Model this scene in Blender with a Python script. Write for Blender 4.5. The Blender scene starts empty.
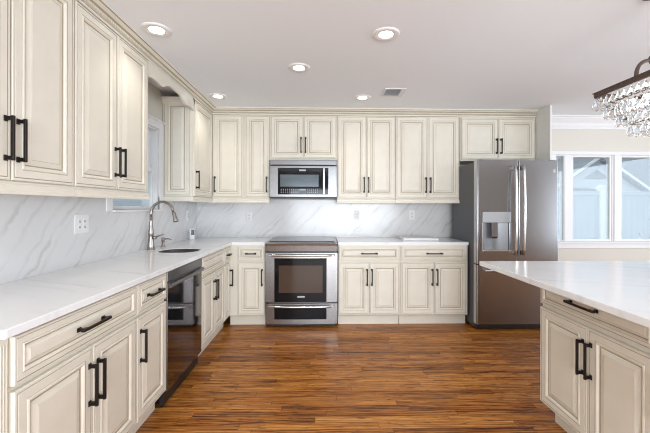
import bpy, bmesh, math, random
from mathutils import Vector, Matrix
random.seed(7)
S = bpy.context.scene
COL = S.collection
R = math.radians

# ------------------------------------------------------------------ camera
CAM_H = 1.286
YAW, ROLL = R(1.376), R(0.145)
cam_d = bpy.data.cameras.new('camera'); cam = bpy.data.objects.new('camera', cam_d); COL.objects.link(cam)
cam_d.sensor_fit = 'HORIZONTAL'; cam_d.sensor_width = 36; cam_d.lens = 343.255 / 650 * 36
cam_d.shift_x = -5.53 / 650; cam_d.shift_y = -9.23 / 650
cam_d.clip_start = 0.02; cam_d.clip_end = 200
rt = Vector((math.cos(YAW), -math.sin(YAW), 0)); up = Vector((0, 0, 1)); fw = Vector((math.sin(YAW), math.cos(YAW), 0))
r2 = rt * math.cos(ROLL) + up * math.sin(ROLL); u2 = up * math.cos(ROLL) - rt * math.sin(ROLL)
cam.matrix_world = Matrix(((r2.x, u2.x, -fw.x, 0), (r2.y, u2.y, -fw.y, 0), (r2.z, u2.z, -fw.z, CAM_H), (0, 0, 0, 1)))
S.camera = cam
S.cycles.filter_width = 1.1

# ------------------------------------------------------------------ world and light
W = bpy.data.worlds.new('world'); S.world = W; W.use_nodes = True
bg = W.node_tree.nodes['Background']; bg.inputs[0].default_value = (0.80, 0.87, 0.95, 1); bg.inputs[1].default_value = 0.80

def area(name, loc, rot, sx, sy, power, col):
    l = bpy.data.lights.new(name, 'AREA'); l.shape = 'RECTANGLE'; l.size = sx; l.size_y = sy; l.energy = power; l.color = col
    o = bpy.data.objects.new(name, l); COL.objects.link(o); o.location = loc; o.rotation_euler = rot
    return o
# added fill lights at unseen openings behind and to the right of the camera
area('fill_rear', (0.75, -3.3, 1.12), (R(108), 0, 0), 3.6, 1.6, 185, (0.87, 0.935, 1.0))
area('fill_right', (5.8, 0.8, 1.35), (0, R(106), 0), 1.8, 3.8, 80, (0.80, 0.89, 1.0))

S.view_settings.view_transform = 'Standard'; S.view_settings.look = 'None'
S.view_settings.exposure = 0.52; S.view_settings.gamma = 1; S.view_settings.use_curve_mapping = False

# ------------------------------------------------------------------ materials
def mat(name, col, rough=.5, metal=0.0, **kw):
    m = bpy.data.materials.new(name); m.use_nodes = True
    b = m.node_tree.nodes['Principled BSDF']
    b.inputs['Base Color'].default_value = (*col, 1); b.inputs['Roughness'].default_value = rough
    b.inputs['Metallic'].default_value = metal
    for k, v in kw.items(): b.inputs[k].default_value = v
    return m
def nodes(m): return m.node_tree, m.node_tree.nodes, m.node_tree.links, m.node_tree.nodes['Principled BSDF']
def add_noise_bump(m, scale=60, strength=.05, var=.04, stretch=(1, 1, 1)):
    nt, n, l, b = nodes(m)
    tc = n.new('ShaderNodeTexCoord'); mp = n.new('ShaderNodeMapping'); mp.inputs['Scale'].default_value = stretch
    nz = n.new('ShaderNodeTexNoise'); nz.inputs['Scale'].default_value = scale; nz.inputs['Detail'].default_value = 4
    l.new(tc.outputs['Object'], mp.inputs[0]); l.new(mp.outputs[0], nz.inputs[0])
    if strength:
        bp = n.new('ShaderNodeBump'); bp.inputs['Strength'].default_value = strength; bp.inputs['Distance'].default_value = .002
        l.new(nz.outputs[0], bp.inputs['Height']); l.new(bp.outputs[0], b.inputs['Normal'])
    if var:
        c = b.inputs['Base Color'].default_value[:3]
        rp = n.new('ShaderNodeValToRGB')
        rp.color_ramp.elements[0].position = .3; rp.color_ramp.elements[1].position = .7
        rp.color_ramp.elements[0].color = (*[x * (1 - var) for x in c], 1); rp.color_ramp.elements[1].color = (*[min(1, x * (1 + var)) for x in c], 1)
        l.new(nz.outputs[0], rp.inputs[0]); l.new(rp.outputs[0], b.inputs['Base Color'])
    return m

M = {}
M['cream'] = add_noise_bump(mat('cream_cabinet_paint', (.75, .71, .615), .36), 9, 0, .03)
M['glaze_and_shadow'] = mat('brown_glaze_and_shadow_line', (.39, .335, .245), .5)
M['wall'] = add_noise_bump(mat('beige_wall_paint', (.68, .65, .585), .7), 150, .05, .01)
M['ceil'] = add_noise_bump(mat('ceiling_paint', (.87, .90, .935), .8), 150, .05, .01)
M['white'] = add_noise_bump(mat('white_trim_paint', (.78, .78, .79), .4), 20, 0, .01)
M['panelwhite'] = add_noise_bump(mat('pale_panel_paint', (.76, .755, .73), .5), 20, 0, .02)
M['bronze'] = add_noise_bump(mat('dark_bronze', (.022, .018, .016), .38, .7), 60, .03, .1)
M['steel'] = mat('stainless_steel', (.335, .335, .34), .24, 1)
M['fsteel'] = mat('fridge_stainless', (.26, .255, .26), .2, 1)
M['sink_steel'] = mat('sink_steel', (.10, .10, .105), .35, 1)
M['dpanel'] = mat('dispenser_panel_grey', (.36, .365, .375), .45, .6)
M['mwsteel'] = mat('microwave_stainless', (.21, .21, .215), .27, 1)
M['niche'] = mat('dispenser_lining', (.20, .205, .215), .42, .6)
M['bright_steel'] = mat('bright_steel', (.62, .61, .60), .2, 1)
M['nickel'] = mat('brushed_nickel', (.34, .31, .285), .28, 1)
M['dwsteel'] = mat('dark_dishwasher_steel', (.21, .20, .205), .06, 1)
M['dwtop'] = mat('dishwasher_strip_steel', (.22, .22, .225), .3, 1)
for k in ('steel', 'fsteel', 'nickel', 'dwtop'):
    nt, n, l, b = nodes(M[k])
    tc = n.new('ShaderNodeTexCoord'); mp = n.new('ShaderNodeMapping'); mp.inputs['Scale'].default_value = (400, 400, 4) if k == 'fsteel' else (4, 4, 500)
    nz = n.new('ShaderNodeTexNoise'); nz.inputs['Scale'].default_value = 1; mr = n.new('ShaderNodeMapRange')
    r0 = b.inputs['Roughness'].default_value; mr.inputs['To Min'].default_value = r0 - .05; mr.inputs['To Max'].default_value = r0 + .06
    l.new(tc.outputs['Object'], mp.inputs[0]); l.new(mp.outputs[0], nz.inputs[0]); l.new(nz.outputs[0], mr.inputs[0]); l.new(mr.outputs[0], b.inputs['Roughness'])
M['dgrey'] = add_noise_bump(mat('dark_grey_case', (.075, .08, .09), .45), 300, .03, .05)
M['black'] = mat('black_plastic', (.012, .012, .013), .35)
M['bglass'] = mat('black_glass', (.006, .006, .008), .05, 0, **{'Specular IOR Level': .22})
M['oven_glass'] = mat('oven_window_glass', (.075, .048, .034), .07, 0, **{'Specular IOR Level': .3})
M['micro_glass'] = mat('microwave_window_mesh', (.10, .125, .145), .12, .2)
M['button'] = mat('printed_buttons', (.45, .47, .5), .5)
M['plastic'] = mat('white_plastic', (.80, .80, .80), .35)
M['slot'] = mat('outlet_slots', (.16, .16, .17), .5)
M['board'] = mat('white_board', (.82, .82, .83), .35)
M['rubber'] = mat('rubber', (.02, .02, .02), .7)
M['iron'] = add_noise_bump(mat('brown_bronze_frame', (.10, .068, .055), .5, .4), 90, .3, .3)
M['can'] = mat('downlight_ring', (.80, .79, .78), .45)
M['vent'] = mat('vent_metal', (.75, .75, .76), .5)
M['duct'] = mat('duct_interior', (.10, .11, .13), .7)
M['seal'] = mat('door_edge', (.55, .55, .56), .35, .6)

def emis(name, col, s):
    m = bpy.data.materials.new(name); m.use_nodes = True
    b = m.node_tree.nodes['Principled BSDF']; b.inputs['Emission Color'].default_value = (*col, 1); b.inputs['Emission Strength'].default_value = s
    return m
M['lamp'] = emis('downlight_lamp', (1, .96, .9), 9)
M['bulb'] = emis('warm_bulb', (1, .88, .7), 12)

# clear crystal
m = mat('clear_crystal', (1, 1, 1), .02); b = m.node_tree.nodes['Principled BSDF']
b.inputs['Transmission Weight'].default_value = 1; b.inputs['IOR'].default_value = 1.32; M['crystal'] = m
# window glass
m = bpy.data.materials.new('window_glass'); m.use_nodes = True; nt = m.node_tree; nt.nodes.clear()
o_ = nt.nodes.new('ShaderNodeOutputMaterial'); mx = nt.nodes.new('ShaderNodeMixShader'); t_ = nt.nodes.new('ShaderNodeBsdfTransparent'); g_ = nt.nodes.new('ShaderNodeBsdfGlossy')
g_.inputs['Roughness'].default_value = .02; t_.inputs[0].default_value = (.93, .97, .98, 1)
mx.inputs[0].default_value = .06; nt.links.new(t_.outputs[0], mx.inputs[1]); nt.links.new(g_.outputs[0], mx.inputs[2]); nt.links.new(mx.outputs[0], o_.inputs[0])
M['glass'] = m

# marble: thin diagonal veins following planes that rise along +x and +y
def marble(name, base, vein, dirv, strength, rough, scale=1.0, cloud=.5):
    m = mat(name, base, rough); nt, n, l, b = nodes(m)
    tc = n.new('ShaderNodeTexCoord')
    nz = n.new('ShaderNodeTexNoise'); nz.inputs['Scale'].default_value = 2.2 * scale; nz.inputs['Detail'].default_value = 6; nz.inputs['Roughness'].default_value = .6
    sc = n.new('ShaderNodeVectorMath'); sc.operation = 'SCALE'; sc.inputs['Scale'].default_value = .17
    ad = n.new('ShaderNodeVectorMath'); ad.operation = 'ADD'
    l.new(tc.outputs['Object'], nz.inputs[0]); l.new(nz.outputs['Color'], sc.inputs[0]); l.new(tc.outputs['Object'], ad.inputs[0]); l.new(sc.outputs[0], ad.inputs[1])
    dt = n.new('ShaderNodeVectorMath'); dt.operation = 'DOT_PRODUCT'; dt.inputs[1].default_value = dirv
    l.new(ad.outputs[0], dt.inputs[0])
    def veins(freq, width, off):
        a = n.new('ShaderNodeMath'); a.operation = 'MULTIPLY_ADD'; a.inputs[1].default_value = freq; a.inputs[2].default_value = off; l.new(dt.outputs['Value'], a.inputs[0])
        p = n.new('ShaderNodeMath'); p.operation = 'PINGPONG'; p.inputs[1].default_value = 1; l.new(a.outputs[0], p.inputs[0])
        r = n.new('ShaderNodeMapRange'); r.inputs['From Min'].default_value = 0; r.inputs['From Max'].default_value = width; r.inputs['To Min'].default_value = 1; r.inputs['To Max'].default_value = 0
        r.interpolation_type = 'SMOOTHSTEP'; l.new(p.outputs[0], r.inputs[0]); return r.outputs[0]
    v1 = veins(7.0 * scale, .15, .3); v2 = veins(17 * scale, .34, .7)
    # break the veins up so they come and go
    msk = n.new('ShaderNodeTexNoise'); msk.inputs['Scale'].default_value = 3.1 * scale; msk.inputs['Detail'].default_value = 3; l.new(tc.outputs['Object'], msk.inputs[0])
    mr = n.new('ShaderNodeMapRange'); mr.inputs['From Min'].default_value = .38; mr.inputs['From Max'].default_value = .60; l.new(msk.outputs[0], mr.inputs[0])
    h = n.new('ShaderNodeMath'); h.operation = 'MULTIPLY'; h.inputs[1].default_value = .5; l.new(v2, h.inputs[0])
    s = n.new('ShaderNodeMath'); s.operation = 'ADD'; l.new(v1, s.inputs[0]); l.new(h.outputs[0], s.inputs[1])
    t = n.new('ShaderNodeMath'); t.operation = 'MULTIPLY'; l.new(s.outputs[0], t.inputs[0]); l.new(mr.outputs[0], t.inputs[1])
    cl = n.new('ShaderNodeTexNoise'); cl.inputs['Scale'].default_value = 1.6; cl.inputs['Detail'].default_value = 4; l.new(ad.outputs[0], cl.inputs[0])
    c2 = n.new('ShaderNodeMapRange'); c2.inputs['From Min'].default_value = .4; c2.inputs['From Max'].default_value = .75; c2.inputs['To Max'].default_value = cloud; l.new(cl.outputs[0], c2.inputs[0])
    s2 = n.new('ShaderNodeMath'); s2.operation = 'ADD'; s2.use_clamp = True; l.new(t.outputs[0], s2.inputs[0]); l.new(c2.outputs[0], s2.inputs[1])
    s3 = n.new('ShaderNodeMath'); s3.operation = 'MULTIPLY'; s3.inputs[1].default_value = strength; l.new(s2.outputs[0], s3.inputs[0])
    mx = n.new('ShaderNodeMix'); mx.data_type = 'RGBA'; mx.inputs['A'].default_value = (*base, 1); mx.inputs['B'].default_value = (*vein, 1)
    l.new(s3.outputs[0], mx.inputs['Factor']); l.new(mx.outputs['Result'], b.inputs['Base Color'])
    return m
M['marble'] = marble('backsplash_marble', (.70, .70, .705), (.40, .385, .38), (.62, .62, -.55), .44, .16, 1.25)
M['quartz'] = marble('counter_quartz', (.86, .87, .885), (.56, .57, .61), (.30, .75, 0), .34, .13, 1.1, .35)

# oak strip floor, boards run along x
m = mat('oak_floor', (.3, .13, .05), .3); nt, n, l, b = nodes(m)
tc = n.new('ShaderNodeTexCoord'); sx = n.new('ShaderNodeSeparateXYZ'); l.new(tc.outputs['Object'], sx.inputs[0])
def mth(op, a, bb=None, c=None):
    q = n.new('ShaderNodeMath'); q.operation = op
    for i, v in enumerate((a, bb, c)):
        if v is None: continue
        if isinstance(v, (int, float)): q.inputs[i].default_value = v
        else: l.new(v, q.inputs[i])
    return q.outputs[0]
row = mth('FLOOR', mth('DIVIDE', sx.outputs[1], .0585)); wn = n.new('ShaderNodeTexWhiteNoise'); wn.noise_dimensions = '1D'; l.new(row, wn.inputs['W'])
xs = mth('ADD', sx.outputs[0], mth('MULTIPLY', wn.outputs['Value'], 3.1)); bd = mth('FLOOR', mth('DIVIDE', xs, .82))
cb = n.new('ShaderNodeCombineXYZ'); l.new(row, cb.inputs[0]); l.new(bd, cb.inputs[1]); w2 = n.new('ShaderNodeTexWhiteNoise'); w2.noise_dimensions = '3D'; l.new(cb.outputs[0], w2.inputs['Vector'])
# grain coordinates, offset per board
off = n.new('ShaderNodeVectorMath'); off.operation = 'SCALE'; off.inputs['Scale'].default_value = 7; l.new(w2.outputs['Color'], off.inputs[0])
av = n.new('ShaderNodeVectorMath'); av.operation = 'ADD'; l.new(tc.outputs['Object'], av.inputs[0]); l.new(off.outputs[0], av.inputs[1])
mp = n.new('ShaderNodeMapping'); mp.inputs['Scale'].default_value = (2.4, 24, 1); l.new(av.outputs[0], mp.inputs[0])
g1 = n.new('ShaderNodeTexNoise'); g1.inputs['Scale'].default_value = 1; g1.inputs['Detail'].default_value = 7; g1.inputs['Roughness'].default_value = .68; g1.inputs['Distortion'].default_value = .9; l.new(mp.outputs[0], g1.inputs[0])
mp2 = n.new('ShaderNodeMapping'); mp2.inputs['Scale'].default_value = (1.3, 16, 1); l.new(av.outputs[0], mp2.inputs[0])
g2 = n.new('ShaderNodeTexWave'); g2.wave_type = 'BANDS'; g2.bands_direction = 'Y'; g2.inputs['Scale'].default_value = 1.1; g2.inputs['Distortion'].default_value = 14; g2.inputs['Detail'].default_value = 3; g2.inputs['Detail Scale'].default_value = .8; l.new(mp2.outputs[0], g2.inputs[0])
tone = mth('ADD', mth('MULTIPLY', w2.outputs['Value'], .28), mth('ADD', mth('MULTIPLY', g1.outputs[0], 1.30), mth('MULTIPLY', g2.outputs[0], .30)))
tone = mth('SUBTRACT', tone, .43)
rp = n.new('ShaderNodeValToRGB'); cr = rp.color_ramp
cr.elements[0].position = .10; cr.elements[0].color = (.030, .009, .003, 1)
cr.elements[1].position = .95; cr.elements[1].color = (.66, .32, .08, 1)
for p_, c_ in ((.26, (.12, .033, .006, 1)), (.42, (.29, .098, .016, 1)), (.66, (.46, .18, .035, 1))):
    e = cr.elements.new(p_); e.color = c_
l.new(tone, rp.inputs[0])
fy = mth('FRACT', mth('DIVIDE', sx.outputs[1], .0585)); fx = mth('FRACT', mth('DIVIDE', xs, .82))
gap = mth('MAXIMUM', mth('LESS_THAN', fy, .03), mth('LESS_THAN', fx, .003))
mx = n.new('ShaderNodeMix'); mx.data_type = 'RGBA'; mx.inputs['B'].default_value = (.03, .012, .005, 1); l.new(mth('MULTIPLY', gap, .75), mx.inputs['Factor']); 
mp3 = n.new('ShaderNodeMapping'); mp3.inputs['Scale'].default_value = (11, 80, 1); l.new(av.outputs[0], mp3.inputs[0])
g3 = n.new('ShaderNodeTexNoise'); g3.inputs['Scale'].default_value = 1; g3.inputs['Detail'].default_value = 3; l.new(mp3.outputs[0], g3.inputs[0])
pores = n.new('ShaderNodeMapRange'); pores.inputs['From Min'].default_value = .58; pores.inputs['From Max'].default_value = .70; pores.inputs['To Max'].default_value = .8; l.new(g3.outputs[0], pores.inputs[0])
pm = n.new('ShaderNodeMix'); pm.data_type = 'RGBA'; pm.inputs['B'].default_value = (.055, .017, .005, 1); l.new(pores.outputs[0], pm.inputs['Factor']); l.new(rp.outputs[0], pm.inputs['A'])
l.new(pm.outputs['Result'], mx.inputs['A'])
l.new(mx.outputs['Result'], b.inputs['Base Color'])
b.inputs['Specular IOR Level'].default_value = .28; l.new(mth('MULTIPLY_ADD', g1.outputs[0], .2, .22), b.inputs['Roughness'])
bp = n.new('ShaderNodeBump'); bp.inputs['Strength'].default_value = .25; bp.inputs['Distance'].default_value = .002; l.new(mth('SUBTRACT', g1.outputs[0], gap), bp.inputs['Height']); l.new(bp.outputs[0], b.inputs['Normal'])
M['floor'] = m

# outdoor
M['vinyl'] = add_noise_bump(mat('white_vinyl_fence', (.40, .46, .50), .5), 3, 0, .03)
M['roof'] = add_noise_bump(mat('grey_roof_shingles', (.26, .28, .31), .8), 14, .3, .15)
M['ground'] = add_noise_bump(mat('patio_ground', (.42, .44, .44), .9), 5, .1, .1)
m = mat('pale_siding', (.70, .74, .76), .6); nt, n, l, b = nodes(m)
tc = n.new('ShaderNodeTexCoord'); wv = n.new('ShaderNodeTexWave'); wv.wave_profile = 'SAW'; wv.bands_direction = 'Z'; wv.inputs['Scale'].default_value = 2.2
l.new(tc.outputs['Object'], wv.inputs[0]); rp = n.new('ShaderNodeValToRGB'); rp.color_ramp.elements[0].color = (.40, .44, .47, 1); rp.color_ramp.elements[1].position = .15; rp.color_ramp.elements[1].color = (.56, .60, .63, 1)
l.new(wv.outputs[0], rp.inputs[0]); l.new(rp.outputs[0], b.inputs['Base Color']); M['siding'] = m

# ------------------------------------------------------------------ mesh helpers
def box(bm, x0, x1, y0, y1, z0, z1, bev=0.0, mi=0):
    vs = [bm.verts.new(p) for p in ((x0, y0, z0), (x1, y0, z0), (x1, y1, z0), (x0, y1, z0), (x0, y0, z1), (x1, y0, z1), (x1, y1, z1), (x0, y1, z1))]
    fs = [bm.faces.new([vs[i] for i in f]) for f in ((0, 3, 2, 1), (4, 5, 6, 7), (0, 1, 5, 4), (1, 2, 6, 5), (2, 3, 7, 6), (3, 0, 4, 7))]
    for f in fs: f.material_index = mi
    if bev > 0:
        es = set(e for f in fs for e in f.edges)
        r = bmesh.ops.bevel(bm, geom=list(es), offset=bev, segments=2, affect='EDGES', profile=.5)
        for f in r['faces']: f.material_index = mi
def BX(*a, **k):
    bm = bmesh.new(); box(bm, *a, **k); return bm
def prism(bm, pts, axis, a, b_, mi=0):
    """extrude a polygon given in the two other axes along axis from a to b_"""
    def P(p, t): return (t, p[0], p[1]) if axis == 0 else ((p[0], t, p[1]) if axis == 1 else (p[0], p[1], t))
    A = [bm.verts.new(P(p, a)) for p in pts]; B = [bm.verts.new(P(p, b_)) for p in pts]; n_ = len(pts)
    fs = [bm.faces.new(A), bm.faces.new(B[::-1])] + [bm.faces.new((A[i], B[i], B[(i + 1) % n_], A[(i + 1) % n_])) for i in range(n_)]
    for f in fs: f.material_index = mi
def tube(bm, pts, rad, seg=12, cap=True, mi=0):
    pts = [Vector(p) for p in pts]; n_ = len(pts); rings = []
    rr = rad if isinstance(rad, (list, tuple)) else [rad] * n_
    t0 = (pts[1] - pts[0]).normalized(); ref = Vector((0, 0, 1)) if abs(t0.z) < .9 else Vector((0, 1, 0)); nx = t0.cross(ref).normalized()
    for i in range(n_):
        t = (pts[min(i + 1, n_ - 1)] - pts[max(i - 1, 0)]).normalized(); nx = (nx - t * nx.dot(t)).normalized(); ny = t.cross(nx)
        rings.append([bm.verts.new(pts[i] + (nx * math.cos(2 * math.pi * k / seg) + ny * math.sin(2 * math.pi * k / seg)) * rr[i]) for k in range(seg)])
    for i in range(n_ - 1):
        for k in range(seg):
            f = bm.faces.new((rings[i][k], rings[i][(k + 1) % seg], rings[i + 1][(k + 1) % seg], rings[i + 1][k])); f.smooth = True; f.material_index = mi
    if cap:
        bm.faces.new(rings[0][::-1]).material_index = mi; bm.faces.new(rings[-1]).material_index = mi
def lathe(bm, prof, c=(0, 0, 0), seg=24, mi=0):
    rings = [[bm.verts.new((c[0] + max(r_, 1e-4) * math.cos(2 * math.pi * k / seg), c[1] + max(r_, 1e-4) * math.sin(2 * math.pi * k / seg), c[2] + z)) for k in range(seg)] for r_, z in prof]
    for i in range(len(prof) - 1):
        for k in range(seg):
            f = bm.faces.new((rings[i][k], rings[i][(k + 1) % seg], rings[i + 1][(k + 1) % seg], rings[i + 1][k])); f.smooth = True; f.material_index = mi
def obj(name, bm, ms, parent=None, loc=(0, 0, 0), rot=0.0):
    bmesh.ops.recalc_face_normals(bm, faces=bm.faces[:])
    me = bpy.data.meshes.new(name); bm.to_mesh(me); bm.free()
    for k in (ms if isinstance(ms, (list, tuple)) else [ms]): me.materials.append(M[k])
    o = bpy.data.objects.new(name, me); COL.objects.link(o); o.location = loc; o.rotation_euler = (0, 0, rot)
    if parent: o.parent = parent
    return o
def tag(o, label=None, cat=None, group=None, kind=None):
    if label: o['label'] = label
    if cat: o['category'] = cat
    if group: o['group'] = group
    if kind: o['kind'] = kind
    return o
def empty(name, loc, rot, label, cat, group=None):
    o = bpy.data.objects.new(name, None); COL.objects.link(o); o.location = loc; o.rotation_euler = (0, 0, rot); o.empty_display_size = .1
    return tag(o, label, cat, group)
def struct(name, bm, ms): return tag(obj(name, bm, ms), kind='structure')

# ------------------------------------------------------------------ dimensions
XW, YW, ZC = -1.58, 4.36, 2.425
YD = 4.22                  # dining-side back wall
XR, YB = 5.6, -3.1
XBASE, YBASE = -1.006, 3.723   # face frames of base cabinets
XUP, YUP = -1.286, 4.003       # face frames of wall cabinets
CT, CB = .907, .876            # counter top and underside

# ------------------------------------------------------------------ room shell
struct('floor', BX(XW - .15, XR + .15, YB - .15, YW + .15, -.1, 0), 'floor')
struct('ceiling', BX(XW - .15, XR + .15, YB - .15, YW + .15, ZC, ZC + .1), 'ceil')
WY0, WY1, WZ0, WZ1 = 2.60, 3.34, 1.262, 2.03     # window above the sink
bm = bmesh.new()
box(bm, XW - .15, XW, YB - .15, WY0, 0, ZC); box(bm, XW - .15, XW, WY1, YW + .15, 0, ZC)
box(bm, XW - .15, XW, WY0, WY1, 0, WZ0); box(bm, XW - .15, XW, WY0, WY1, WZ1, ZC)
struct('wall_left', bm, 'wall')
DX0, DX1, DZ0, DZ1 = 2.91, 5.2, .868, 1.948
bm = bmesh.new()
box(bm, XW, 2.54, YW, YW + .15, 0, ZC)
box(bm, 2.54, DX0, YD, YW + .15, 0, ZC); box(bm, DX1, XR, YD, YW + .15, 0, ZC)
box(bm, DX0, DX1, YD, YW + .15, 0, DZ0); box(bm, DX0, DX1, YD, YW + .15, DZ1, ZC)
struct('wall_back', bm, 'wall')
bm = bmesh.new()
box(bm, XR, XR + .15, YB - .15, -1.2, 0, ZC); box(bm, XR, XR + .15, 2.8, YW + .15, 0, ZC); box(bm, XR, XR + .15, -1.2, 2.8, 2.25, ZC); box(bm, XR, XR + .15, -1.2, 2.8, 0, .4)
struct('wall_right', bm, 'wall')
bm = bmesh.new()
box(bm, XW, -1.1, YB - .15, YB, 0, ZC); box(bm, 3.5, XR, YB - .15, YB, 0, ZC); box(bm, -1.1, 3.5, YB - .15, YB, 2.3, ZC); box(bm, -1.1, 3.5, YB - .15, YB, 0, .35)
struct('wall_rear', bm, 'wall')

# white crown over the dining window
def crown_profile(sc=1.0): return [(0, -.10), (.010, -.10), (.010, -.085), (.018, -.075), (.030, -.055), (.052, -.034), (.066, -.022), (.066, -.012), (.078, -.010), (.078, 0), (0, 0)]
bm = bmesh.new(); prism(bm, [(YD - a * 1.1, ZC + z * 1.55) for a, z in crown_profile()], 0, 2.542, XR); struct('trim_1', bm, 'white')

# dining window: casing, mullions, sashes and panes
win = tag(bpy.data.objects.new('window_1', None), kind='structure'); COL.objects.link(win); win.location = (DX0, YD, DZ0)
wx = [2.88, 3.735, 4.95, 5.1]
def wobj(name, bm, ms):
    bm.transform(Matrix.Translation((-DX0, -YD, -DZ0))); return obj(name, bm, ms, win)
bm = bmesh.new()
box(bm, DX0 - .06, DX1 + .06, YD - .02, YD, DZ1, DZ1 + .045, .004)
box(bm, DX0 - .06, DX0 + .0, YD - .02, YD, DZ0, DZ1, .003); box(bm, DX1, DX1 + .06, YD - .02, YD, DZ0, DZ1, .003)
box(bm, DX0 - .06, DX1 + .06, YD - .018, YD, DZ0 - .085, DZ0 - .018, .003)
wobj('window_casing', bm, 'white')
wobj('window_sill', BX(DX0 - .09, DX1 + .09, YD - .045, YD + .06, DZ0 - .02, DZ0, .004), 'white')
bm = bmesh.new(); box(bm, 3.63, 3.735, YD - .005, YD + .09, DZ0, DZ1, .004); box(bm, 3.65, 3.71, YD - .018, YD - .004, DZ0, DZ1, .003)
wobj('mullion', bm, 'white')
bm = bmesh.new(); box(bm, 3.03, 3.115, YD - .003, YD + .10, DZ0, DZ1, .004)
wobj('mullion', bm, 'white')
for x0, x1 in ((2.91, 3.03), (3.115, 3.63), (3.735, 5.2)):
    bm = bmesh.new(); f_ = .026 if x1 - x0 > .2 else .012; y0, y1 = YD + .002, YD + .034
    box(bm, x0, x0 + f_, y0, y1, DZ0, DZ1, .003); box(bm, x1 - f_, x1, y0, y1, DZ0, DZ1, .003); box(bm, x0 + f_, x1 - f_, y0, y1, DZ0, DZ0 + f_, .003); box(bm, x0 + f_, x1 - f_, y0, y1, DZ1 - f_, DZ1, .003)
    wobj('sash', bm, 'white')
    wobj('pane', BX(x0 + f_, x1 - f_, YD + .015, YD + .021, DZ0 + f_, DZ1 - f_), 'glass')
bm = bmesh.new(); box(bm, 4.00, 4.055, YD + .02, YD + .05, DZ0 + .001, DZ0 + .03, .004); tube(bm, [(4.03, YD + .035, DZ0 + .03), (4.025, YD + .02, DZ0 + .07), (4.0, YD + .015, DZ0 + .095)], .006, 8)
wobj('window_crank', bm, 'white')

# sink window
win = tag(bpy.data.objects.new('window_2', None), kind='structure'); COL.objects.link(win); win.location = (XW, WY0, WZ0)
def wobj(name, bm, ms):
    bm.transform(Matrix.Translation((-XW, -WY0, -WZ0))); return obj(name, bm, ms, win)
bm = bmesh.new(); box(bm, XW, XW + .02, WY1, WY1 + .075, WZ0 - .01, WZ1 + .08, .004); box(bm, XW, XW + .02, WY0 - .075, WY0, WZ0 - .01, WZ1 + .08, .004); box(bm, XW, XW + .02, WY0, WY1, WZ1, WZ1 + .08, .004); box(bm, XW + .02, XW + .03, WY0 - .085, WY1 + .085, WZ1 + .065, WZ1 + .085, .003)
wobj('window_casing', bm, 'white')
bm = bmesh.new(); box(bm, XW - .148, XW - .001, WY1 - .012, WY1 - .0005, WZ0, WZ1); wobj('jamb', bm, 'white')
bm = bmesh.new(); box(bm, XW - .148, XW - .001, WY0 + .0005, WY0 + .012, WZ0, WZ1); wobj('jamb', bm, 'white')
wobj('jamb', BX(XW - .148, XW - .001, WY0 + .013, WY1 - .013, WZ1 - .012, WZ1 - .0005), 'white')
wobj('window_sill', BX(XW - .14, XW + .03, WY0 - .0, WY1 + .0, WZ0 - .018, WZ0, .004), 'white')
for z0, z1, dx in ((WZ0, 1.66, 0), (1.64, WZ1, .03)):
    bm = bmesh.new(); a, b_ = XW - .07 - dx, XW - .04 - dx; f_ = .042
    box(bm, a, b_, WY0, WY0 + f_, z0, z1, .003); box(bm, a, b_, WY1 - f_, WY1, z0, z1, .003); box(bm, a, b_, WY0 + f_, WY1 - f_, z0, z0 + f_ * .7, .003); box(bm, a, b_, WY0 + f_, WY1 - f_, z1 - f_, z1, .003)
    wobj('sash', bm, 'white'); wobj('pane', BX(a + .012, a + .018, WY0 + f_, WY1 - f_, z0 + f_ * .7, z1 - f_), 'glass')

# backsplash slabs
BT = .014
bm = bmesh.new()
box(bm, XW + .001, XW + BT, 1.085, WY0, CT + .0005, 1.384); box(bm, XW + .001, XW + BT, WY0, WY1, CT + .0005, WZ0 - .019); box(bm, XW + .001, XW + BT, WY1, YW - BT - .001, CT + .0005, 1.384)
tag(obj('backsplash', bm, 'marble'), 'grey-veined white marble backsplash along the left wall under the sink window', 'backsplash')
bm = bmesh.new(); box(bm, XW + .001, 1.75, YW - BT, YW - .001, CT + .0005, 1.384)
tag(obj('backsplash', bm, 'marble'), 'grey-veined white marble backsplash on the far wall behind the range', 'backsplash')

# ------------------------------------------------------------------ cabinet parts
def ring_panel(w, h, prof, thick):
    """raised-panel door in local coordinates: x 0..w, z 0..h, back at y=0, front at y=-thick"""
    bm = bmesh.new(); rings = []
    for d, y, g in prof:
        rings.append(([bm.verts.new(p) for p in ((d, -y, d), (w - d, -y, d), (w - d, -y, h - d), (d, -y, h - d))], g))
    for i in range(len(rings) - 1):
        A, B = rings[i][0], rings[i + 1][0]; g = rings[i + 1][1]
        for k in range(4):
            f = bm.faces.new((A[k], A[(k + 1) % 4], B[(k + 1) % 4], B[k])); f.material_index = g
    bm.faces.new(rings[-1][0]); bm.faces.new(rings[0][0][::-1])
    return bm
def door_profile(w, h, t=.02):
    s = min(1.0, min(w, h) / .25)
    base = [(0, 0, 0), (0, t - .003, 0), (.003, t, 0), (.011, t, 0), (.0125, t - .003, 1), (.014, t - .001, 1), (.016, t, 0), (.046, t, 0), (.048, t - .002, 1), (.050, t + .001, 0), (.055, t + .0025, 0), (.060, t, 0), (.066, t - .006, 0), (.069, t - .009, 1), (.0715, t - .009, 1), (.074, t - .007, 0), (.094, t - .001, 0), (.0952, t - .0015, 1), (.097, t - .0005, 0)]
    return [(d * (s if d > .02 else max(s, .75)), y, g) for d, y, g in base]
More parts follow.
